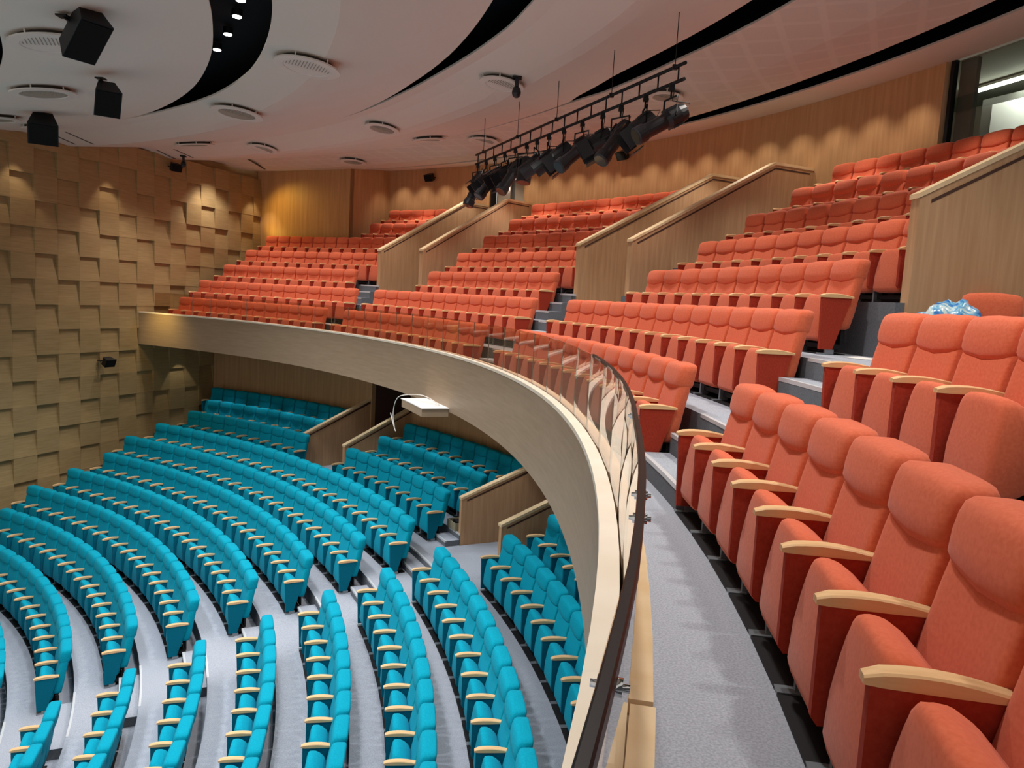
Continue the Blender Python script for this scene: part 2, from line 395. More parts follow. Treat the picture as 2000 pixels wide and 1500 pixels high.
# aisle steps between balcony rows 1-2-3
def step(t0, t1, Ra, Rb, z, zb, nm='floor_step'):
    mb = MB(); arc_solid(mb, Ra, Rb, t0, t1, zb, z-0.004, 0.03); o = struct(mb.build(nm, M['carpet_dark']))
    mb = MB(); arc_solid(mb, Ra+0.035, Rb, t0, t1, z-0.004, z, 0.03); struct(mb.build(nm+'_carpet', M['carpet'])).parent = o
    mb = MB(); arc_solid(mb, Ra-0.004, Ra+0.035, t0, t1, z-0.035, z+0.003, 0.03)
    struct(mb.build(nm+'_trim', M['nosing'])).parent = o
for (ta, tb) in ((.0145, .0805), (.4075, .4715), (.800, .8405)):
    for r in (1, 2):
        R, z = OR[r]; zn = OR[r+1][1]; Rr = OR[r+1][0]-LEAD
        dz = (zn-z)/3
        step(ta, tb, Rr-0.56, Rr-0.28, z+dz, z); step(ta, tb, Rr-0.28, Rr, z+2*dz, z)
for t0, t1 in ((.4905, .5150), (.8850-.0185, .8850+.016)):
    step(t0, t1, 22.70, 23.01, 1.371, 1.175); step(t0, t1, 23.01, 23.32, 1.567, 1.175)
    mb = MB(); arc_solid(mb, 23.312, 23.36, t0, t1, 1.73, 1.768, 0.03); struct(mb.build('trim', M['nosing']))
# nosings on balcony tier fronts in the aisles
for (ta, tb) in ((.0145, .0805), (.4075, .4715), (.800, .8405)):
    for r in (2, 3):
        R, z = OR[r]; mb = MB(); arc_solid(mb, R-LEAD-0.006, R-LEAD+0.035, ta, tb+(0.0), z-0.03, z+0.004, 0.03); struct(mb.build('trim', M['nosing']))
# stalls tiers
order = ['z', 'h', 'g', 'f', 'e', 'd', 'c', 'b', 'a', 'i', 'j']
tier(6.0, TR['z'][0]-0.42, -6.30, 0.2)
for k, key in enumerate(order):
    R, z = TR[key]; Ra = R-0.42; Rb = TR[order[k+1]][0]-0.42 if k < len(order)-1 else 23.3
    tier(Ra, Rb, z, 0.45, split_gangways((Ra+Rb)/2, .995) if key in 'ij' else None)
for k, key in enumerate(order[1:8]):
    R, z = TR[key]; zp = TR[order[order.index(key)-1]][1]; Ra = R-0.42
    t0, t1 = .4785+(19.3-R)*.0045, .4075-(19.3-R)*.0015
    step(t1, t0, Ra-0.32, Ra, (z+zp)/2, zp)
    mb = MB(); arc_solid(mb, Ra-0.005, Ra+0.03, t1, t0, z-0.03, z+0.004, 0.03); struct(mb.build('trim', M['nosing']))
R, z = TR['a']; Ra = R-0.42
step(.417, .517, Ra-0.32, Ra, (z+TR['b'][1])/2, TR['b'][1])
mb = MB(); arc_solid(mb, Ra-0.005, Ra+0.03, .417, .517, z-0.03, z+0.004, 0.03); struct(mb.build('trim', M['nosing']))
for key, zp, t0, t1 in (('i', TR['a'][1], .5005, .527), ('j', TR['i'][1], .4990, .520), ('i', TR['a'][1], .8745, .884)):
    R, z = TR[key]; Ra = R-0.42
    if key == 'i': step(t0, t1, Ra-0.32, Ra, (z+zp)/2, zp)
    mb = MB(); arc_solid(mb, Ra-0.005, Ra+0.03, t0, t1, z-0.03, z+0.004, 0.03); struct(mb.build('trim', M['nosing']))

# ------------------------------------------------------------------ balcony front
mb = MB()
tw = wall_theta(19.95)+0.002
arc_solid(mb, 19.90, 19.965, tw, TRIGHT, -0.49, 0.50, 0.02)
struct(mb.build('wall_balcony_front', M['wood_h']))
mb = MB(); arc_solid(mb, 19.885, 19.972, tw, TRIGHT, 0.50, 0.54, 0.02); struct(mb.build('trim_1', M['cap_pale']))
mb = MB(); arc_solid(mb, 20.005, 20.075, tw, TRIGHT, 0.0, 0.50, 0.02); struct(mb.build('wall_balcony_inner', M['wood_h']))
mb = MB(); arc_solid(mb, 19.999, 20.082, tw, -0.181, 0.50, 0.54, 0.02); struct(mb.build('trim_2', M['cap_wood']))
mb = MB(); arc_solid(mb, 20.022, 20.088, -0.183, TRIGHT, 0.505, 0.548, 0.02); struct(mb.build('trim_3', M['cap_wood']))
mb = MB(); arc_solid(mb, 19.965, 20.005, tw, TRIGHT, 0.38, 0.42, 0.02); struct(mb.build('trim_4', M['dark_steel']))
# soffit under the balcony
mb = MB(); arc_solid(mb, 19.965, 23.45, wall_theta(21.5)+0.01, TRIGHT, -0.49, -0.40, 0.04); struct(mb.build('ceiling_under_balcony', M['wood_wall']))

# glass balustrade: flat panes between butt joints
def RG(t):
    for a, b, c, d in ((-.40, -.22, 20.022, 20.022), (-.22, -.185, 20.022, 20.008), (-.185, -.14, 20.008, 19.985), (-.14, 1.3, 19.985, 19.985)):
        if t <= b: return c+(d-c)*(max(t, a)-a)/(b-a)
    return 19.985
bal = empty('glass_balustrade', P(19.985, 0.2, 0.54), 0.0, 'frameless glass balustrade standing on the curved wooden balcony front', 'balustrade')
loc0 = Vector(bal.location)
JS = [0.0415*k+0.035 for k in range(-8, 29) if wall_theta(19.985)-0.01 > 0.0415*k+0.035]
for a, b in zip(JS, JS[1:]):
    mb = MB(); g = 0.0003
    p0, p1 = P(RG(a)-.006, a+g), P(RG(b)-.006, b-g); q0, q1 = P(RG(a)+.006, a+g), P(RG(b)+.006, b-g)
    z0, z1 = 0.425, 1.165
    v = [x+Vector((0, 0, z))-loc0 for z in (z0, z1) for x in (p0, p1, q1, q0)]
    mb.add(v, [(0, 1, 2, 3), (7, 6, 5, 4), (0, 4, 5, 1), (1, 5, 6, 2), (2, 6, 7, 3), (3, 7, 4, 0)]); mb.build('glass_pane', M['glass'], bal)
    mb = MB(); mb.box(P(RG(a), a, 0.80)-loc0, (0.012, 0.0035, 0.73), Matrix.Rotation(a, 3, 'Z')); mb.build('glass_joint', M['joint'], bal)
mb = MB(); pts = [t for t in [0.03-0.0104*k for k in range(0, 31)]]
S = []
for t in pts:
    S.append([P(RG(t)+dx, t, 1.165+dz)-loc0 for dx, dz in ((-.009, -.018), (.009, -.018), (.009, .006), (.006, .009), (-.006, .009), (-.009, .006))])
mb.loft(S, smooth=False); mb.build('handrail', M['dark_steel'], bal)
for t in (-0.236, -0.20, -0.125, -0.19):
    mb = MB(); rot = Matrix.Rotation(t, 3, 'Z')
    mb.tube([P(RG(t)-.015, t, 1.135)-loc0, P(RG(t)+.015, t, 1.135)-loc0], 0.011, 12)
    mb.tube([P(RG(t)-.023, t, 1.135)-loc0, P(RG(t)+.023, t, 1.135)-loc0], 0.005, 8); mb.build('clamp', M['chrome'], bal)
for t in (-0.19, -0.205):
    mb = MB(); mb.box(P(19.985, t, 0.47)-loc0, (0.02, 0.10, 0.05), Matrix.Rotation(t, 3, 'Z')); mb.build('base_clamp', M['grey_metal'], bal)

# ------------------------------------------------------------------ gangway side walls (upper) and partitions (lower)
def side_wall(name, g, side, Rn, zn, Ra, za, Re, ze, zb_n, zb_e, half=0.98, th=0.15, name_cap='wall_cap'):
    d = P(1, g); n = Vector((-d.y, d.x, 0))*side     # outward from gangway centre
    base = n*half
    def at(R, z, off=0.0): return d*R+base+n*off+Vector((0, 0, z))
    prof = [(Rn, zb_n), (Rn, zn-0.05), (Ra, za-0.05), (Re, ze-0.05), (Re, zb_e)]
    mb = MB(); mb.prism([at(R, z, -th/2) for R, z in prof], n*th)
    o = struct(mb.build(name, M['wood_v']))
    mb = MB(); o2 = 0.015
    top = [(Rn-o2, zn), (Ra, za), (Re, ze)]
    poly = top+[(Re, ze-0.055), (Ra, za-0.06), (Rn-o2, zn-0.05)]
    mb.prism([at(R, z, -th/2-o2) for R, z in poly], n*(th+2*o2)); c = struct(mb.build(name_cap, M['cap_wood'], o))
    # thin dark strip on both faces, painting in a shadow line below the cap
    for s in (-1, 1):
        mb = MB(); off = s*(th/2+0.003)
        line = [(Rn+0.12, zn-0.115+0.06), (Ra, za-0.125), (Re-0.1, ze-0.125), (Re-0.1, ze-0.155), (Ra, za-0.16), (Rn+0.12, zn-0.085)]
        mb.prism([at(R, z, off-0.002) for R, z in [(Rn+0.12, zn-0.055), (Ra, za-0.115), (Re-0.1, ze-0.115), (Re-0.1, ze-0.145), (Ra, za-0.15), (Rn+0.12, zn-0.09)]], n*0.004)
        struct(mb.build('wall_shadow_strip', M['darkwall'], o))
    return o
for g in GW:
    for s in (1, -1):
        if g == GW[0] and s == -1: continue
        side_wall('wall_gangway', g, s, 23.40, 2.86, 26.85, 4.74, 27.93, 4.74, 1.1, 1.1)
for g in GW[1:]:
    for s in (1, -1):
        side_wall('wall_partition', g+0.0015, s, 20.98, -2.61, 23.28, -1.72, 23.29, -1.716, -4.1, -4.1, half=0.985, th=0.11)
side_wall('wall_partition', GW[0], 1, 20.98, -2.61, 23.28, -1.72, 23.29, -1.716, -4.1, -4.1, half=0.985, th=0.11)

# ------------------------------------------------------------------ left wall: relief of square panels
TS_ = 0.69
def tile_wall():
    v = []; f = []
    def quad(a, b, c, d):
        n = len(v); v.extend([a, b, c, d]); f.append((n, n+1, n+2, n+3))
    rnd = random.Random(11)
    s0 = -13*TS_-0.085; ncol = 24; z0 = -4.81-TS_*3; nrow = 18
    for i in range(ncol):
        for j in range(nrow):
            o_ = rnd.choice((0, 0, .008, .016)); qb = 0.10+o_
            qt = qb if (i+j) % 2 else qb-rnd.choice((.10, .11, .08))
            a, b = s0+i*TS_, s0+(i+1)*TS_; c, d = z0+j*TS_, min(z0+(j+1)*TS_, 6.3)
            quad(wall_pt(a, c, qb), wall_pt(b, c, qb), wall_pt(b, d, qt), wall_pt(a, d, qt))
            quad(wall_pt(a, c, -.1), wall_pt(a, c, qb), wall_pt(a, d, qt), wall_pt(a, d, -.1))
            quad(wall_pt(b, c, qb), wall_pt(b, c, -.1), wall_pt(b, d, -.1), wall_pt(b, d, qt))
            quad(wall_pt(a, c, -.1), wall_pt(b, c, -.1), wall_pt(b, c, qb), wall_pt(a, c, qb))
            quad(wall_pt(a, d, qt), wall_pt(b, d, qt), wall_pt(b, d, -.1), wall_pt(a, d, -.1))
    a, b = s0, s0+ncol*TS_; c, d = z0, 6.3
    quad(wall_pt(a, c, -0.1), wall_pt(a, d, -0.1), wall_pt(b, d, -0.1), wall_pt(b, c, -0.1))
    me = bpy.data.meshes.new('wall_left'); me.from_pydata([tuple(x) for x in v], [], f); me.materials.append(M['wood_tile']); me.update()
    o = bpy.data.objects.new('wall_left', me); COL.objects.link(o); struct(o)
tile_wall()

# ------------------------------------------------------------------ back walls
def curved_wall(name, R, t0, t1, zb, zt, m, th=0.2):
    mb = MB(); arc_solid(mb, R, R+th, t0, t1, zb, zt, 0.02); return struct(mb.build(name, m))
RW = 27.95; ZC = 6.17
TWIN = 0.3065
curved_wall('wall_back', RW, 1.04, 0.864, 2.3, ZC, M['wood_wall'])
curved_wall('wall_back', RW, 0.805, TWIN+0.012, 1.0, ZC, M['wood_wall'])
curved_wall('wall_back', RW, 0.864, 0.805, 5.62, ZC, M['wood_wall'])
curved_wall('wall_back', RW, 0.864, 0.805, 1.0, 2.2, M['wood_wall'])
curved_wall('wall_back', RW, TWIN, -0.1, 1.0, 4.25, M['wood_wall'])
mb = MB(); arc_solid(mb, RW-0.02, RW+0.22, TWIN+0.012, TWIN, 1.0, ZC, 0.02); struct(mb.build('trim_5', M['wood_wall']))
# golden side wall by the corner and its return
curved_wall('wall_back_corner', 25.80, wall_theta(25.8)+0.02, 1.035, 1.8, 5.95, M['wood_wall'])
mb = MB(); d = P(1, 1.035); n_ = Vector((-d.y, d.x, 0))
mb.prism([d*25.80+Vector((0, 0, 1.8)), d*25.80+Vector((0, 0, ZC)), d*28.1+Vector((0, 0, ZC)), d*28.1+Vector((0, 0, 1.8))], n_*0.2); struct(mb.build('wall_back_return', M['wood_wall']))
# lower back wall below the balcony with dark vomitory mouths
lo_segs = []; hi = wall_theta(23.3)+0.01
for g in sorted(GW, reverse=True):
    h = asin(.93/23.3); lo_segs.append((hi, g+h)); hi = g-h
lo_segs.append((hi, TRIGHT))
for a, b in lo_segs: curved_wall('wall_back_lower', 23.3, a, b, -3.5, -0.42, M['wood_wall'], 0.15)
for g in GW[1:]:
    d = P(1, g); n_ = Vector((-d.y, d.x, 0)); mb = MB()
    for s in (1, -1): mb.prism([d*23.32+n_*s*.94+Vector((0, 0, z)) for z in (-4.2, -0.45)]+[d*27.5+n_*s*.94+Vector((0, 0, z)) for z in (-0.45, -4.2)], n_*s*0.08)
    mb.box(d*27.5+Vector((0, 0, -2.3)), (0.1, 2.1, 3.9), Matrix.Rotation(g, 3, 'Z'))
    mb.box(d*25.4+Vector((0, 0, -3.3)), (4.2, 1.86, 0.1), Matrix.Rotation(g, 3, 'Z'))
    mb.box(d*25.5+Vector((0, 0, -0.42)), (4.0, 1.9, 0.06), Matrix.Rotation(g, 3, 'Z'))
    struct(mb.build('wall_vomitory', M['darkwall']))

# ------------------------------------------------------------------ ceiling
PRX = [5, 10, 13, 16.3, 17.5, 20.1, 21.2, 23.3, 24.8, 27.95, 40]
PRZ = [4.3, 4.6, 4.75, 5.22, 5.1, 5.6, 5.44, 5.8, 5.73, 6.15, 6.15]
def interp(x, X, Y):
    if x <= X[0]: return Y[0]
    for a, b, c, d in zip(X, X[1:], Y, Y[1:]):
        if x <= b: return c+(d-c)*(x-a)/(b-a)
    return Y[-1]
def zc(R): return interp(R, PRX, PRZ)
def ftab(tab):
    X, Y = zip(*tab); return lambda t: interp(t, X, Y)
C5o = ftab([(-.6, 13.25), (.4, 13.2), (.57, 12.97), (.75, 12.75)]); C5i = ftab([(-.6, 12.2), (.4, 12.4), (.6, 12.6), (.75, 12.75)])
C4o = ftab([(-.6, 16.66), (.3, 16.66), (.5, 16.6), (.64, 16.47), (.76, 16.31), (.84, 16.16), (.885, 16.08)]); C4i = ftab([(-.6, 15.88), (.38, 15.88), (.53, 15.93), (.61, 15.98), (.72, 16.03), (.8, 16.07), (.885, 16.08)])
C3o = ftab([(-.6, 20.1), (.26, 20.04), (.32, 20.0), (.37, 19.9), (.46, 19.72), (.56, 19.64), (.7, 19.66)]); C3i = ftab([(-.6, 19.35), (.26, 19.45), (.39, 19.48), (.5, 19.47), (.61, 19.57), (.7, 19.66)])
C2o = ftab([(-.6, 23.45), (.23, 23.46), (.3, 23.37), (.36, 23.28), (.47, 23.24), (.495, 23.08), (.6, 23.10), (.75, 23.2)]); C2i = ftab([(-.6, 22.78), (.23, 22.84), (.33, 22.66), (.39, 22.6), (.47, 22.82), (.495, 22.99), (.6, 23.03), (.75, 23.2)])
C1o = lambda t: 26.72
C1i = ftab([(-.6, 25.98), (.2, 25.98), (.35, 26.02), (.55, 26.15), (.75, 26.32), (1.0, 26.48), (1.2, 26.6)])
def panel(Ri, Ro, t0, t1, m, nR=6, th=0.035, name='ceiling'):
    n = int(abs(t1-t0)/0.025)+1; v = []; f = []; sm = []
    kn = [k for k in PRX]
    for i in range(n+1):
        t = t0+(t1-t0)*i/n; a = Ri(t) if callable(Ri) else Ri; b = Ro(t) if callable(Ro) else Ro
        for j in range(nR+1):
            R = a+(b-a)*j/nR; v.append(P(R, t, zc(R)))
        for j in range(nR, -1, -1):
            R = a+(b-a)*j/nR; v.append(P(R, t, zc(R)+th))
    w = 2*(nR+1)
    for i in range(n):
        for j in range(w):
            f.append((i*w+j, i*w+(j+1) % w, (i+1)*w+(j+1) % w, (i+1)*w+j)); sm.append(False)
    f.append(tuple(range(w))); f.append(tuple(n*w+j for j in range(w))); sm += [False, False]
    return struct(obj(name, v, f, m, smooth=sm))
def wt(R): return wall_theta(R)+0.005
TA = -0.5
def clipw(fn): return fn
panel(6.0, C5i, TA, 1.12, M['ceiling'], 4)
panel(C5o, C4i, TA, 1.17, M['ceiling'], 8)
panel(C4o, C3i, TA, 1.19, M['ceiling'], 10)
panel(C3o, C2i, TA, 1.195, M['ceiling'], 10)
panel(C2o, C1i, TA, 1.20, M['ceiling_ac'], 8)
panel(C1o, 28.0, TA, 1.05, M['ceiling'], 2)
mb = MB()
for a, b, z in ((11.5, 14.0, 5.35), (15.2, 17.3, 5.70), (18.8, 20.8, 6.10), (22.0, 24.0, 6.3), (25.6, 27.4, 6.45)):
    arc_solid(mb, a, b, TA, 1.2, z, z+0.05, 0.05)
    for R in (a, b): arc_solid(mb, R-.03, R+.03, TA, 1.2, zc(R)+0.06, z, 0.05)
struct(mb.build('ceiling_void', M['void']))
# slots in the ceiling by the left wall
for (r0, t0, r1, t1) in ((16.36, 1.097, 17.40, 1.117), (16.5, 1.139, 17.33, 1.155), (20.14, 1.136, 21.09, 1.138), (20.2, 1.172, 21.15, 1.178), (22.9, 1.115, 24.7, 1.155), (23.35, 1.165, 24.95, 1.178)):
    mb = MB(); a, b = P(r0, t0, zc(r0)-0.004), P(r1, t1, zc(r1)-0.004); n_ = (b-a).cross(Vector((0, 0, 1))).normalized()*0.03
    mb.prism([a-n_, a+n_, b+n_, b-n_], (0, 0, 0.02)); struct(mb.build('ceiling_slot', M['gap']))

# round air diffusers
VN = [(13.77, .424, 1.08, 'near left edge beside the big black speaker'), (13.68, .684, 1.08, 'at the left between two black speakers'), (17.29, .419, 1.04, 'largest, between the two widest black crescents'), (17.11, .678, 1.04, 'just right of the left crescent tip'),
      (20.61, .961, .85, 'above the golden corner wall'), (19.10, 1.011, 1.05, 'seen edge-on near the panelled wall'), (20.79, .437, .82, 'with a small camera hanging beside it'), (20.68, .695, .83, 'just left of the middle crescent tip'),
      (22.5, .728, .87, 'flat, right of the middle crescent tip'), (24.04, .96, .83, 'lowest, above the far left seats'), (23.77, .698, .82, 'half hidden behind the lamp truss'), (13.84, .968, 1.0, 'cut by the left picture edge'), (15.3, 1.045, .80, 'behind the lowest black speaker'), (24.17, .425, .7, 'behind the near end of the truss')]
tiltrot = []
for k, (R, t, D, lab) in enumerate(VN):
    root = empty('ceiling_diffuser', P(R, t, zc(R)-0.075), t, 'round white ceiling diffuser, '+lab, 'air vent', 'round ceiling diffusers')
    sl = atan2(zc(R+0.1)-zc(R-0.1), 0.2); root.rotation_euler = (0, -sl*0.9, t)
    mb = MB(); r = D/2
    mb.lathe([(r*.70, -0.006), (r*.72, -0.018), (r, -0.012), (r, 0.012), (r*.70, 0.012)], n=40); mb.build('flange', M['vent'], root)
    mb = MB(); mb.lathe([(r*.70, -0.010), (r*.70, 0.01)], n=32); mb.build('grille', M['vent_grille'] if k % 2 else M['vent'], root)
    mb = MB()
    for q in range(-7, 8):
        x = q*r*.09; L = sqrt(max(0, (r*.66)**2-x*x)); mb.box((x, -L/2, -0.013), (0.012, L, 0.008))
    mb.build('louvre', M['vent_grille'], root)
    mb = MB(); mb.lathe([(r*.80, 0.012), (r*.80, 0.075)], n=32); mb.build('neck', M['gap'], root)
    mb = MB()
    for q in range(6):
        a = q*pi/3; mb.box((r*.93*cos(a), r*.93*sin(a), 0.04), (0.02, 0.02, 0.07))
    mb.build('hanger', M['vent'], root)

# downlights in the left crescent
for k, (R, t, lab) in enumerate(((16.245, .361, 'nearest the top edge'), (16.22, .406, 'second from the top edge'), (16.162, .465, 'third from the top edge'), (16.12, .526, 'nearest the crescent tip'))):
    root = empty('downlight', P(R, t, 5.55), 0, 'round recessed downlight glowing in the left black crescent, '+lab, 'ceiling light', 'downlights in the crescent')
    mb = MB(); mb.lathe([(.06, 0), (.08, 0), (.08, .10), (.06, .10)], n=24); mb.build('housing', M['black'], root)
    mb = MB(); mb.lathe([(.062, -0.012), (.062, .002)], n=24); mb.build('lens', M['lens'], root)

# ------------------------------------------------------------------ loudspeakers
def rot_to(direction, up=(0, 0, 1)):
    d = Vector(direction).normalized(); return d.to_track_quat('-Y', 'Z').to_matrix()
def speaker(name, loc, size, aim, label, cat='speaker', bracket=None):
    root = empty(name, loc, 0, label, cat); rot = rot_to(aim); w, d, h = size
    prof = [(-w/2, -d/2), (w/2, -d/2), (w/2*.62, d/2), (-w/2*.62, d/2)]
    mb = MB(); mb.prism([rot @ Vector((x, y, -h/2)) for x, y in prof], rot @ Vector((0, 0, h))); cb_ = mb.build('cabinet', M['black'], root)
    mb = MB(); mb.box(rot @ Vector((0, -d/2-0.008, 0)), (w*.92, 0.014, h*.94), rot); mb.build('grille', M['grille'], cb_)
    if bracket is not None:
        b = Vector(bracket)-Vector(loc); mb = MB(); mb.tube([Vector((0, 0, 0)), b], 0.02, 8); mb.box(b, (0.14, 0.14, 0.02)); mb.build('bracket', M['black'], root)
    return root
speaker('loudspeaker', (13.50, 4.80, 4.70), (.42, .36, .62), (0.55, -0.35, -0.75), 'large black loudspeaker hanging at the top left, tilted steeply', bracket=(13.3, 4.7, 4.86))
speaker('loudspeaker', (12.25, 7.70, 4.53), (.40, .36, .46), (0.35, -0.5, -0.45), 'black cube loudspeaker hanging below the left crescent', bracket=(12.15, 7.7, 4.86))
speaker('loudspeaker', (9.10, 11.05, 4.60), (.56, .46, .50), (0.3, -0.5, -0.5), 'black loudspeaker hanging above the left panelled wall', bracket=(9.0, 11.0, 4.95))
def small_spk(loc, aim, label, br): return speaker('wall_speaker', loc, (.36, .22, .24), aim, label, bracket=br)
p = P(27.70, .9578, 5.79); small_spk(p, P(-1, .9578, -.5), 'small black speaker on the back wall above the far left seats', P(27.95, .9578, 5.82))
p = P(27.70, .6463, 5.82); small_spk(p, P(-1, .6463, -.5), 'small black speaker on the back wall right of the lamps', P(27.95, .6463, 5.85))
p = wall_pt(-1.47, -0.95, 0.42); small_spk(p, WN+Vector((0, 0, -.4)), 'small black speaker low on the panelled wall left of the balcony', wall_pt(-1.47, -0.93, 0.14))
p = wall_pt(1.20, 5.18, 0.36); small_spk(p, WN+Vector((0, -.3, -.4)), 'small black speaker high on the panelled wall under the ceiling', wall_pt(1.20, 5.20, 0.10))
def cam_dome(loc, label, zt):
    root = empty('dome_camera', loc, 0, label, 'camera')
    mb = MB(); mb.lathe([(.04, 0.24), (.035, .10), (.06, .08), (.08, .02), (.08, -.02), (.06, -.07), (.03, -.09)], n=18); mb.build('body', M['lampblack'], root)
    mb = MB(); mb.box((0, 0, 0.25), (.16, .16, .03)); mb.build('mounting_plate', M['black'], root)
R_, t_ = 20.9, .416; cam_dome(P(R_, t_, zc(R_)-.27), 'small black camera hanging beside the round diffuser at top centre', 0)
R_, t_ = 20.9, 1.148; cam_dome(P(R_, t_, zc(R_)-.27), 'small black camera hanging in the ceiling slot by the panelled wall', 0)

# ------------------------------------------------------------------ lighting truss with spotlights
T0, T1 = Vector((18.2, 12.61, 4.85)), Vector((21.41, 5.09, 4.85)); TD = (T1-T0); TL = TD.length; TD.normalize(); TNrm = TD.cross(Vector((0, 0, 1))).normalized()
tr = empty('lighting_truss', T0, 0, 'long black ladder truss hanging from the ceiling with stage lamps', 'truss')
def tl(p): return Vector(p)-T0
mb = MB(); mb.tube([tl(T0), tl(T1)], 0.024, 10); mb.build('upper_tube', M['black'], tr)
DZ = Vector((0, 0, -0.21))
mb = MB(); mb.tube([tl(T0+DZ), tl(T1+DZ)], 0.024, 10); mb.build('lower_tube', M['black'], tr)
for k in range(17):
    q = T0+TD*(0.15+k*(TL-0.3)/16); mb = MB(); mb.tube([tl(q), tl(q+DZ)], 0.012, 6); mb.build('rung', M['black'], tr)
for k, f_ in enumerate((.06, .30, .52, .76, .97)):
    q = T0+TD*(f_*TL); R_ = hypot(q.x, q.y); mb = MB(); mb.tube([tl(q), tl((q.x, q.y, zc(R_)+0.03))], 0.006, 6); mb.box(tl(q), (.07, .07, .06)); mb.build('hanging_wire', M['black'], tr)
def stage_lamp(q, aim, kind, label):
    root = empty('stage_lamp', q, 0, label, 'stage lamp', 'stage lamps on the truss')
    root.location = q; root.scale = (1.4, 1.4, 1.4)
    aim = Vector(aim).normalized(); side = aim.cross(Vector((0, 0, 1))).normalized()
    rot = Matrix((side, aim.cross(side)*-1, aim)).transposed()   # local z along aim
    piv = Vector((0, 0, -0.30))
    mb = MB(); mb.box((0, 0, 0.0), (.05, .05, .07)); mb.tube([(0, 0, -.02), (0, 0, -.1)], .01, 8); mb.build('hook_clamp', M['black'], root)
    w = 0.13
    mb = MB(); mb.tube([side*w+piv, side*w+Vector((0, 0, -.1)), -side*w+Vector((0, 0, -.1)), -side*w+piv], .011, 6); mb.build('yoke', M['black'], root)
    if kind == 'profile':
        prof = [(.03, -.20), (.085, -.18), (.10, -.10), (.10, .02), (.075, .06), (.075, .30), (.09, .31), (.09, .40), (.078, .41)]; fr = .40
    elif kind == 'fresnel':
        prof = [(.05, -.16), (.11, -.14), (.125, -.05), (.125, .10), (.11, .14)]; fr = .135
    else:
        prof = [(.04, -.16), (.09, -.13), (.105, .0), (.105, .22), (.098, .22)]; fr = .21
    mb = MB(); mb.lathe(prof, c=piv, n=18, rot=rot)
    for a in range(6):
        rr = prof[2][0]+0.004; v = rot @ Vector((rr*cos(a*pi/3), rr*sin(a*pi/3), -.04)); mb.box(piv+v, (.02, .02, .12), rot)
    hs = mb.build('housing', M['lampblack'], root)
    mb = MB(); mb.lathe([(prof[-1][0]*.93, fr+.008), (prof[-1][0]*.93, fr+.012)], c=piv, n=18, rot=rot); mb.build('lens', M['lenscap'], hs)
    if kind == 'fresnel':
        mb = MB()
        for a, (u, v_) in enumerate(((1, 0), (-1, 0), (0, 1), (0, -1))):
            c = rot @ Vector((u*.15, v_*.15, .20)); mb.box(piv+c, (.012 if u else .2, .012 if v_ else .2, .14), rot)
        mb.build('barn_doors', M['lampblack'], root)
    mb = MB(); p0 = piv+rot @ Vector((0, 0, prof[0][1])); mb.tube([p0, p0+Vector((0, 0, .05))-aim*.05, Vector((.02, .02, -.12)), Vector((.03, 0, .0))], .006, 6); mb.build('cable', M['black'], root)
KN = {'profile': 'long black profile spotlight', 'fresnel': 'black fresnel lamp with barn doors', 'par': 'black can-shaped lamp'}
LMP = [(.02, 'profile', (-.35, -.3, -1.0)), (.085, 'fresnel', (-.7, -.2, -.6)), (.15, 'profile', (-.6, -.4, -.85)), (.22, 'fresnel', (-.7, -.3, -.5)), (.29, 'profile', (-.5, -.5, -.9)), (.36, 'par', (-.1, -.2, -1)), (.42, 'par', (-.7, .2, -.5)), (.485, 'par', (-.7, .1, -.6)),
       (.56, 'fresnel', (-.7, 0, -.6)), (.645, 'profile', (-.75, -.5, -.75)), (.73, 'fresnel', (-.8, .1, -.5)), (.80, 'profile', (-.6, -.5, -.9)), (.885, 'fresnel', (-.7, 0, -.6)), (.965, 'profile', (-.95, -.3, -.6))]
PLACE = ['first', 'second', 'third', 'fourth', 'fifth', 'sixth', 'seventh', 'eighth', 'ninth', 'tenth', 'eleventh', 'twelfth', 'thirteenth', 'last']
for k, (f_, kd, aim) in enumerate(LMP):
    q = T0+TD*(f_*TL)+DZ+Vector((0, 0, -.05))
    stage_lamp(q, aim, kd, '%s hanging on the truss, %s from its far end' % (KN[kd], PLACE[k]) if k < 13 else 'long black profile spotlight at the near right end of the truss')
ac = empty('air_duct_cover', (0, 0, 0), 0)
bpy.data.objects.remove(ac)

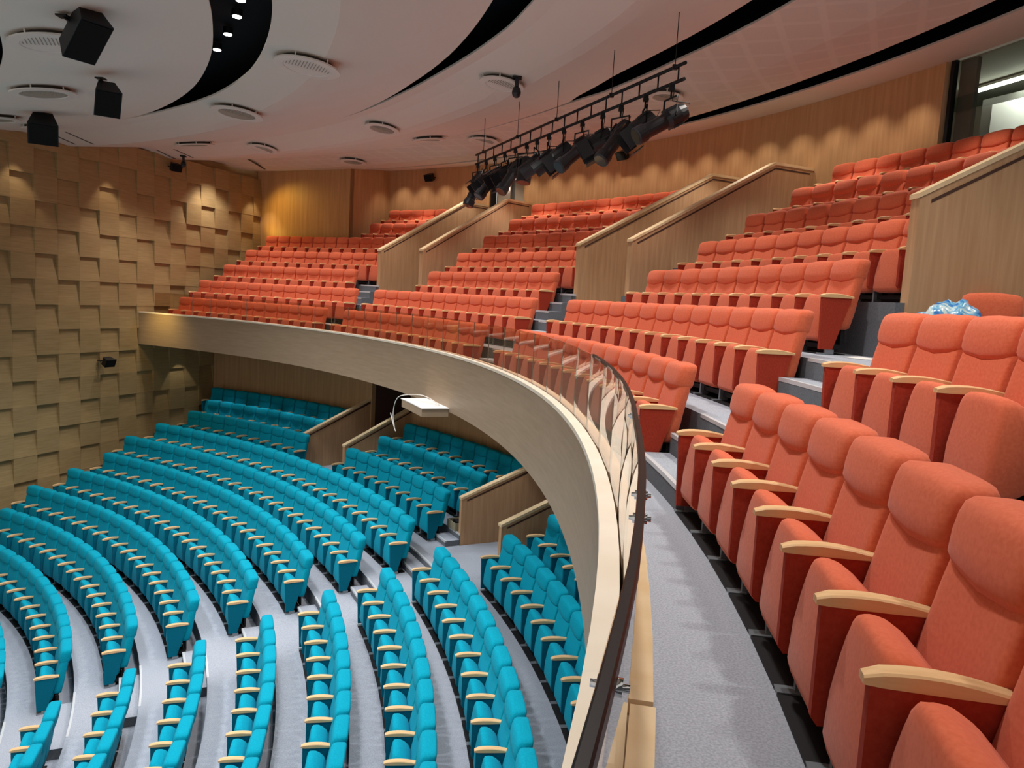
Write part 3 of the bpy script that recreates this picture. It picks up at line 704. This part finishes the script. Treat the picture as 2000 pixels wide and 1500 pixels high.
# ------------------------------------------------------------------ control booth at the upper right
def booth():
    ta, tb, D_ = 0.44, -0.1, 4.2
    mb = MB(); arc_solid(mb, RW+0.2, RW+D_, ta, tb, 4.0, 4.05, .03); struct(mb.build('floor', M['booth_dark']))
    mb = MB(); arc_solid(mb, RW+0.2, RW+D_, ta, tb, 6.55, 6.6, .03); struct(mb.build('ceiling_booth', M['booth']))
    mb = MB(); arc_solid(mb, RW+0.14, RW+.2, ta, tb, 6.15, 6.6, .03); struct(mb.build('wall_booth_front', M['booth']))
    mb = MB(); arc_solid(mb, RW+D_, RW+D_+.1, ta, tb, 4.0, 6.6, .03); struct(mb.build('wall_booth_back', M['booth']))
    mb = MB(); d = P(1, ta); n_ = Vector((-d.y, d.x, 0)); mb.prism([d*(RW+.2)+Vector((0, 0, 4)), d*(RW+.2)+Vector((0, 0, 6.6)), d*(RW+D_)+Vector((0, 0, 6.6)), d*(RW+D_)+Vector((0, 0, 4))], n_*0.05); struct(mb.build('wall_booth_side', M['booth']))
    w = empty('window_1', P(RW+.08, .25, 4.3)); w['kind'] = 'structure'; L = Vector(w.location)
    mb = MB()
    n = 12
    S = []
    for i in range(n+1):
        t = TWIN+(0.02-TWIN)*i/n; S.append([P(RW+.09, t, 4.28)-L, P(RW+.102, t, 4.28)-L, P(RW+.102, t, 6.12)-L, P(RW+.09, t, 6.12)-L])
    mb.loft(S, smooth=False); mb.build('window_pane', M['booth_glass'], w)
    for t, wd, mm in ((TWIN-.0032, .07, M['black']),):
        mb = MB(); mb.box(P(RW+.09, t, 5.2)-L, (.10, wd, 1.92), Matrix.Rotation(t, 3, 'Z')); mb.build('window_frame', mm, w)
    mb = MB(); mb.box(P(RW+.24, .2965, 5.15)-L, (.08, .34, 2.0), Matrix.Rotation(.2965, 3, 'Z')); mb.build('window_blind_panel', M['booth_dark'], w)
booth()
cab = empty('booth_cabinet', P(31.3, .349, 4.05), .349, 'grey cabinet with white door panel inside the control booth', 'cabinet')
mb = MB(); mb.box((0, 0, 1.14), (.5, 1.3, 2.28)); cbd = mb.build('body', M['booth_dark'], cab)
mb = MB(); mb.box((-.26, 0.0, 1.82), (.02, .80, .62)); mb.build('door', M['white'], cbd)
tube = empty('fluorescent_lamp', (28.97, 9.95, 6.44), .27, 'long white fluorescent tube on the control booth ceiling', 'ceiling light')
mb = MB(); mb.tube([(0, -1.3, 0), (0, 1.45, 0)], .035, 12); mb.build('tube', M['tube'], tube)
mb = MB(); mb.box((0, .08, .06), (.09, 2.85, .05)); mb.build('housing', M['white'], tube)

# ------------------------------------------------------------------ doorway behind the left gangway
dr = empty('door_1', P(RW+.1, .8345, 1.2)); dr['kind'] = 'structure'; L = Vector(dr.location)
rz = lambda t: Matrix.Rotation(t, 3, 'Z')
mb = MB(); mb.box(P(RW+.1, .8628, 4.0)-L, (.24, .10, 3.6), rz(.863)); mb.build('door_frame', M['wood_wall'], dr)
mb = MB(); mb.box(P(RW+.12, .8588, 4.0)-L, (.20, .07, 3.6), rz(.859)); mb.build('door_shadow_post', M['black'], dr)
mb = MB(); mb.box(P(RW+.25, .846, 3.9)-L, (.05, .62, 3.4), rz(.846)); mb.build('door_leaf', M['door'], dr)
mb = MB(); mb.box(P(RW+.30, .8315, 3.9)-L, (.05, .26, 3.4), rz(.83)); mb.build('door_leaf', M['booth_dark'], dr)
mb = MB(); mb.box(P(RW+.22, .8155, 3.9)-L, (.06, .62, 3.4), rz(.8155)); mb.build('door_leaf', M['door'], dr)
lp = empty('lobby_lamp', P(RW+.18, .8385, 5.30), 0, 'small round white lamp glowing in the doorway behind the truss', 'lamp')
mb = MB(); mb.lathe([(.02, -.045), (.045, -.03), (.055, 0), (.045, .03), (.02, .045)], n=14); mb.build('globe', M['bulb'], lp)
mb = MB(); mb.tube([(0, 0, .04), (0, 0, .28)], .008, 6); mb.build('stem', M['grey_metal'], lp)

# ------------------------------------------------------------------ small things
# lit shelf box on the underside of the balcony front with a hanging cable
bx = empty('projector_shelf', (17.75, 8.62, -.42), 0, 'white topped box shelf projecting below the balcony front above a gangway', 'shelf')
L = Vector(bx.location)
def arc_part(name, R0, R1, t0, t1, z0, z1, m):
    mb = MB(); arc_solid(mb, R0, R1, t0, t1, z0, z1); mb.v = [tuple(Vector(v)-L) for v in mb.v]; return mb.build(name, m, bx)
arc_part('box', 19.40, 19.898, .413, .475, -.58, -.435, M['wood_h']); arc_part('top_panel', 19.39, 19.898, .411, .477, -.435, -.42, M['white'])
cb = empty('cable', P(19.3, .455, -.40), 0, 'loose pale cable looping from the shelf to the partition top', 'cable'); L = Vector(cb.location)
mb = MB(); pts = [P(19.8, .425, -.405), P(19.65, .45, -.30), P(19.42, .475, -.36), P(19.36, .487, -.50), P(19.35, .492, -.78), P(19.38, .490, -1.05)]
def smooth_pts(pts, n=6):
    out = []
    for i in range(len(pts)-1):
        p0 = pts[max(i-1, 0)]; p1 = pts[i]; p2 = pts[i+1]; p3 = pts[min(i+2, len(pts)-1)]
        for k in range(n):
            t = k/n; out.append(0.5*((2*p1)+(p2-p0)*t+(2*p0-5*p1+4*p2-p3)*t*t+(3*p1-p0-3*p2+p3)*t**3))
    out.append(pts[-1]); return out
mb.tube([p-L for p in smooth_pts(pts)], .009, 6)
mb.tube([p-L for p in smooth_pts([P(19.38, .490, -1.05), P(19.38, .497, -.92), P(19.36, .501, -.78), P(19.36, .495, -.92), P(19.38, .487, -1.10)])], .009, 6)
o = mb.build('cable_loop', M['cable'], cb)

# box of parts standing in the lower gangway
bk = empty('parts_box', P(21.15, .520, -3.40), .5, 'open cardboard box on the gangway step beside the teal seats', 'box')
mb = MB(); w, d_, h, t_ = .42, .34, .17, .012
mb.box((0, 0, .006), (d_, w, .012)); mb.box((0, w/2, h/2), (d_, t_, h)); mb.box((0, -w/2, h/2), (d_, t_, h)); mb.box((d_/2, 0, h/2), (t_, w, h)); mb.box((-d_/2, 0, h/2), (t_, w, h))
mb.build('tray', simple('grey_cardboard', (150, 142, 118), .8), bk)
mb = MB(); mb.box((0.03, .02, .10), (.2, .24, .12)); mb.build('contents', M['under'], bk)
# paper scrap on the landing
pp = tag(obj('paper_sheet', [(-.1, -.14, 0), (.1, -.15, .004), (.11, .14, .012), (-.09, .15, 0), (-.1, -.14, .002), (.1, -.15, .006), (.11, .14, .014), (-.09, .15, .002)], [(0, 3, 2, 1), (4, 5, 6, 7), (0, 1, 5, 4), (1, 2, 6, 5), (2, 3, 7, 6), (3, 0, 4, 7)], M['white']), 'white paper scrap lying on the carpeted landing by the aisle', 'paper')
pp.location = P(22.95, .095, 1.178); pp.rotation_euler = (0, 0, .4)

# loose uninstalled seats and a plastic bag on the gangway floor
def loose_seat(loc, rz_, label):
    root = empty('loose_seat', loc, rz_, label, 'seat', 'loose seats in the gangway')
    def sec(w, yf, yb, z, zc_=0.0, r=.42, n=20):
        out = []
        for k in range(n):
            a = 2*pi*k/n; ca, sa = cos(a), sin(a); x = w*math.copysign(abs(ca)**r, ca); y = (yf+yb)/2+(yb-yf)/2*math.copysign(abs(sa)**r, sa)
            out.append(Vector((x, y, z-zc_*(1-(x/w)**2))))
        return out
    mb = MB(); mb.loft([sec(.22, -.02, .09, .0), sec(.245, -.05, .10, .03), sec(.25, -.03, .12, .2), sec(.25, 0, .15, .42), sec(.245, .02, .16, .5)]); mb.build('backrest', M['orange'], root)
    mb = MB(); mb.loft([sec(.235, 0, .13, .465, .05), sec(.252, -.02, .16, .48, .05), sec(.257, -.015, .175, .54, .03), sec(.255, 0, .19, .62, .0), sec(.24, .02, .2, .68, -.006), sec(.2, .045, .19, .70, -.012), sec(.13, .07, .17, .706, -.012)]); mb.build('headrest', M['orange'], root)
    mb = MB(); mb.loft([sec(.23, -.36, -.05, .0, r=.3), sec(.24, -.38, -.04, .05, r=.3), sec(.24, -.38, -.04, .12, r=.3), sec(.2, -.34, -.06, .15, r=.4)]); mb.build('seat_cushion', M['orange'], root)
loose_seat((23.77, 1.66, 1.175), -.52, 'front one of two loose orange seats beside the blue bag')
loose_seat((24.06, 2.13, 1.175), -.50, 'rear one of two loose orange seats, behind the front one')
def bag():
    bm = bmesh.new(); bmesh.ops.create_icosphere(bm, subdivisions=4, radius=1.0)
    rnd = random.Random(5)
    for v in bm.verts:
        x, y, z = v.co
        r = 1+.10*sin(7*x+3*z)*cos(5*y-2*z)+.06*sin(13*x-9*y+4*z)
        v.co = Vector((x*.33*r, y*.22*r, .30+z*.30*r))
        if v.co.z < .0: v.co.z = 0
    # knotted ears
    me = bpy.data.meshes.new('plastic_bag'); bm.to_mesh(me); bm.free(); me.materials.append(M['bag'])
    for p_ in me.polygons: p_.use_smooth = True
    o = bpy.data.objects.new('plastic_bag', me); COL.objects.link(o); o.location = (23.50, 1.82, 1.175); o.scale = (1.0, 1.0, 1.03)
    tag(o, 'crumpled blue and white plastic bag behind the second row seats', 'bag')
    mb = MB(); S = []
    for k in range(7):
        u = k/6; w = .03+.07*u; S.append([Vector((.22+.06*u+w*cos(a)*.6, w*sin(a)*.4, .46+.16*u+.02*sin(3*a))) for a in [2*pi*j/10 for j in range(10)]])
    mb.loft(S); h = mb.build('handle', M['bag'], o)
bag()

# ------------------------------------------------------------------ lights
def spot(loc, target, power, angle, blend=0.6, size=0.1, col=(1, .93, .84)):
    l = bpy.data.lights.new('spot_lamp', 'SPOT'); l.energy = power; l.spot_size = radians(angle); l.spot_blend = blend; l.shadow_soft_size = size; l.color = col
    o = bpy.data.objects.new('spot_lamp', l); COL.objects.link(o); o.location = loc
    o.rotation_euler = (Vector(target)-Vector(loc)).to_track_quat('-Z', 'Y').to_euler(); return o
def area(loc, target, power, sx, sy, col=(1, .95, .88)):
    l = bpy.data.lights.new('area_lamp', 'AREA'); l.shape = 'RECTANGLE'; l.size = sx; l.size_y = sy; l.energy = power; l.color = col
    o = bpy.data.objects.new('area_lamp', l); COL.objects.link(o); o.location = loc
    o.rotation_euler = (Vector(target)-Vector(loc)).to_track_quat('-Z', 'Y').to_euler(); return o
WARM = (1, .84, .66); NEU = (1, .95, .90)
# downlight rows in the ceiling slots (over the balcony)
for k in range(12):
    t = -.11+k*.115
    p = P(22.95, t, 5.60); spot(p, p-Vector((0, 0, 1)), 265, 104, .7, .12, (1, .93, .84))
for k in range(11):
    t = .05+k*.1
    p = P(26.42, t, 5.88); spot(p, p-Vector((0, 0, 1)), 190, 84, .5, .10, (1, .93, .84))
for k in range(8):
    t = -.10+k*.165
    p = P(19.75, t, 5.38); spot(p, p-Vector((0, 0, 1)), 420, 120, .7, .14, (1, .95, .9))
for k in range(7):
    t = -.05+k*.14
    p = P(16.3, t, 4.98); spot(p, p-Vector((0, 0, 1)), 440, 96, .6, .16, (.96, .98, 1.0))
for k in range(6):
    t = 0+k*.15
    p = P(12.85, t, 4.55); spot(p, p-Vector((0, 0, 1)), 400, 120, .6, .16, (.96, .98, 1.0))
# wall washers by the back wall (scallops)
for k in range(20):
    t = .325+k*.036
    if t > 1.02: break
    p = P(27.35, t, 6.06); spot(p, p+Vector((0, 0, -1))+P(.10, t), 62, 92, .8, .04, WARM)
# scallops on the panelled wall
for s in (-4.1, -1.2, 2.6, 5.3):
    p = wall_pt(s, 4.98 if s < 0 else 5.35, .55); spot(p, wall_pt(s, 0, .3), 60, 64, .5, .04, WARM)
p = wall_pt(1.6, -.55, .7); spot(p, wall_pt(1.75, -3, .25), 26, 62, .25, .03, (1, .95, .8))
# warm strips in the corner
spot(P(24.7, 1.172, 5.35), P(25.8, 1.13, 3.2), 85, 130, 1, .1, (1, .64, .12)); spot(P(25.2, 1.185, 3.6), P(25.8, 1.16, 3.9), 16, 150, 1, .05, (1, .66, .08))
spot(P(19.0, 1.13, .7), P(19.9, 1.13, .0), 46, 120, 1, .1, (1, .7, .2))
# lamps below the balcony soffit
for k in range(17):
    t = .08+k*.0655
    p = P(21.75, t, -.52); spot(p, p-Vector((0, 0, 1)), 70, 66, .6, .06, (.95, .98, 1))
# control booth
area((29.1, 9.3, 6.38), (29.1, 9.3, 4), 40, .3, 2.4, (.95, 1, .92))
spot(P(RW+.6, .835, 5.5), P(RW-.1, .83, 4.2), 12, 120, 1, .1, (1, .95, .9))
w_ = bpy.data.worlds.new('hall'); SC.world = w_; w_.use_nodes = True
w_.node_tree.nodes['Background'].inputs['Color'].default_value = (1.0, .93, .86, 1); w_.node_tree.nodes['Background'].inputs['Strength'].default_value = 0.6

# ------------------------------------------------------------------ camera
cd = bpy.data.cameras.new('camera'); cam = bpy.data.objects.new('camera', cd); COL.objects.link(cam)
cd.sensor_width = 36; cd.lens = FPX/2000*36; cd.clip_start = 0.05; cd.clip_end = 200
cam.matrix_world = Matrix(((CX[0], CY[0], CZ[0], CAM[0]), (CX[1], CY[1], CZ[1], CAM[1]), (CX[2], CY[2], CZ[2], CAM[2]), (0, 0, 0, 1)))
SC.camera = cam
SC.view_settings.view_transform = 'Standard'; SC.view_settings.look = 'None'; SC.view_settings.gamma = 1; SC.view_settings.use_curve_mapping = False
SC.view_settings.exposure = 0.0
SC.cycles.max_bounces = 8; SC.cycles.diffuse_bounces = 5; SC.cycles.transparent_max_bounces = 16
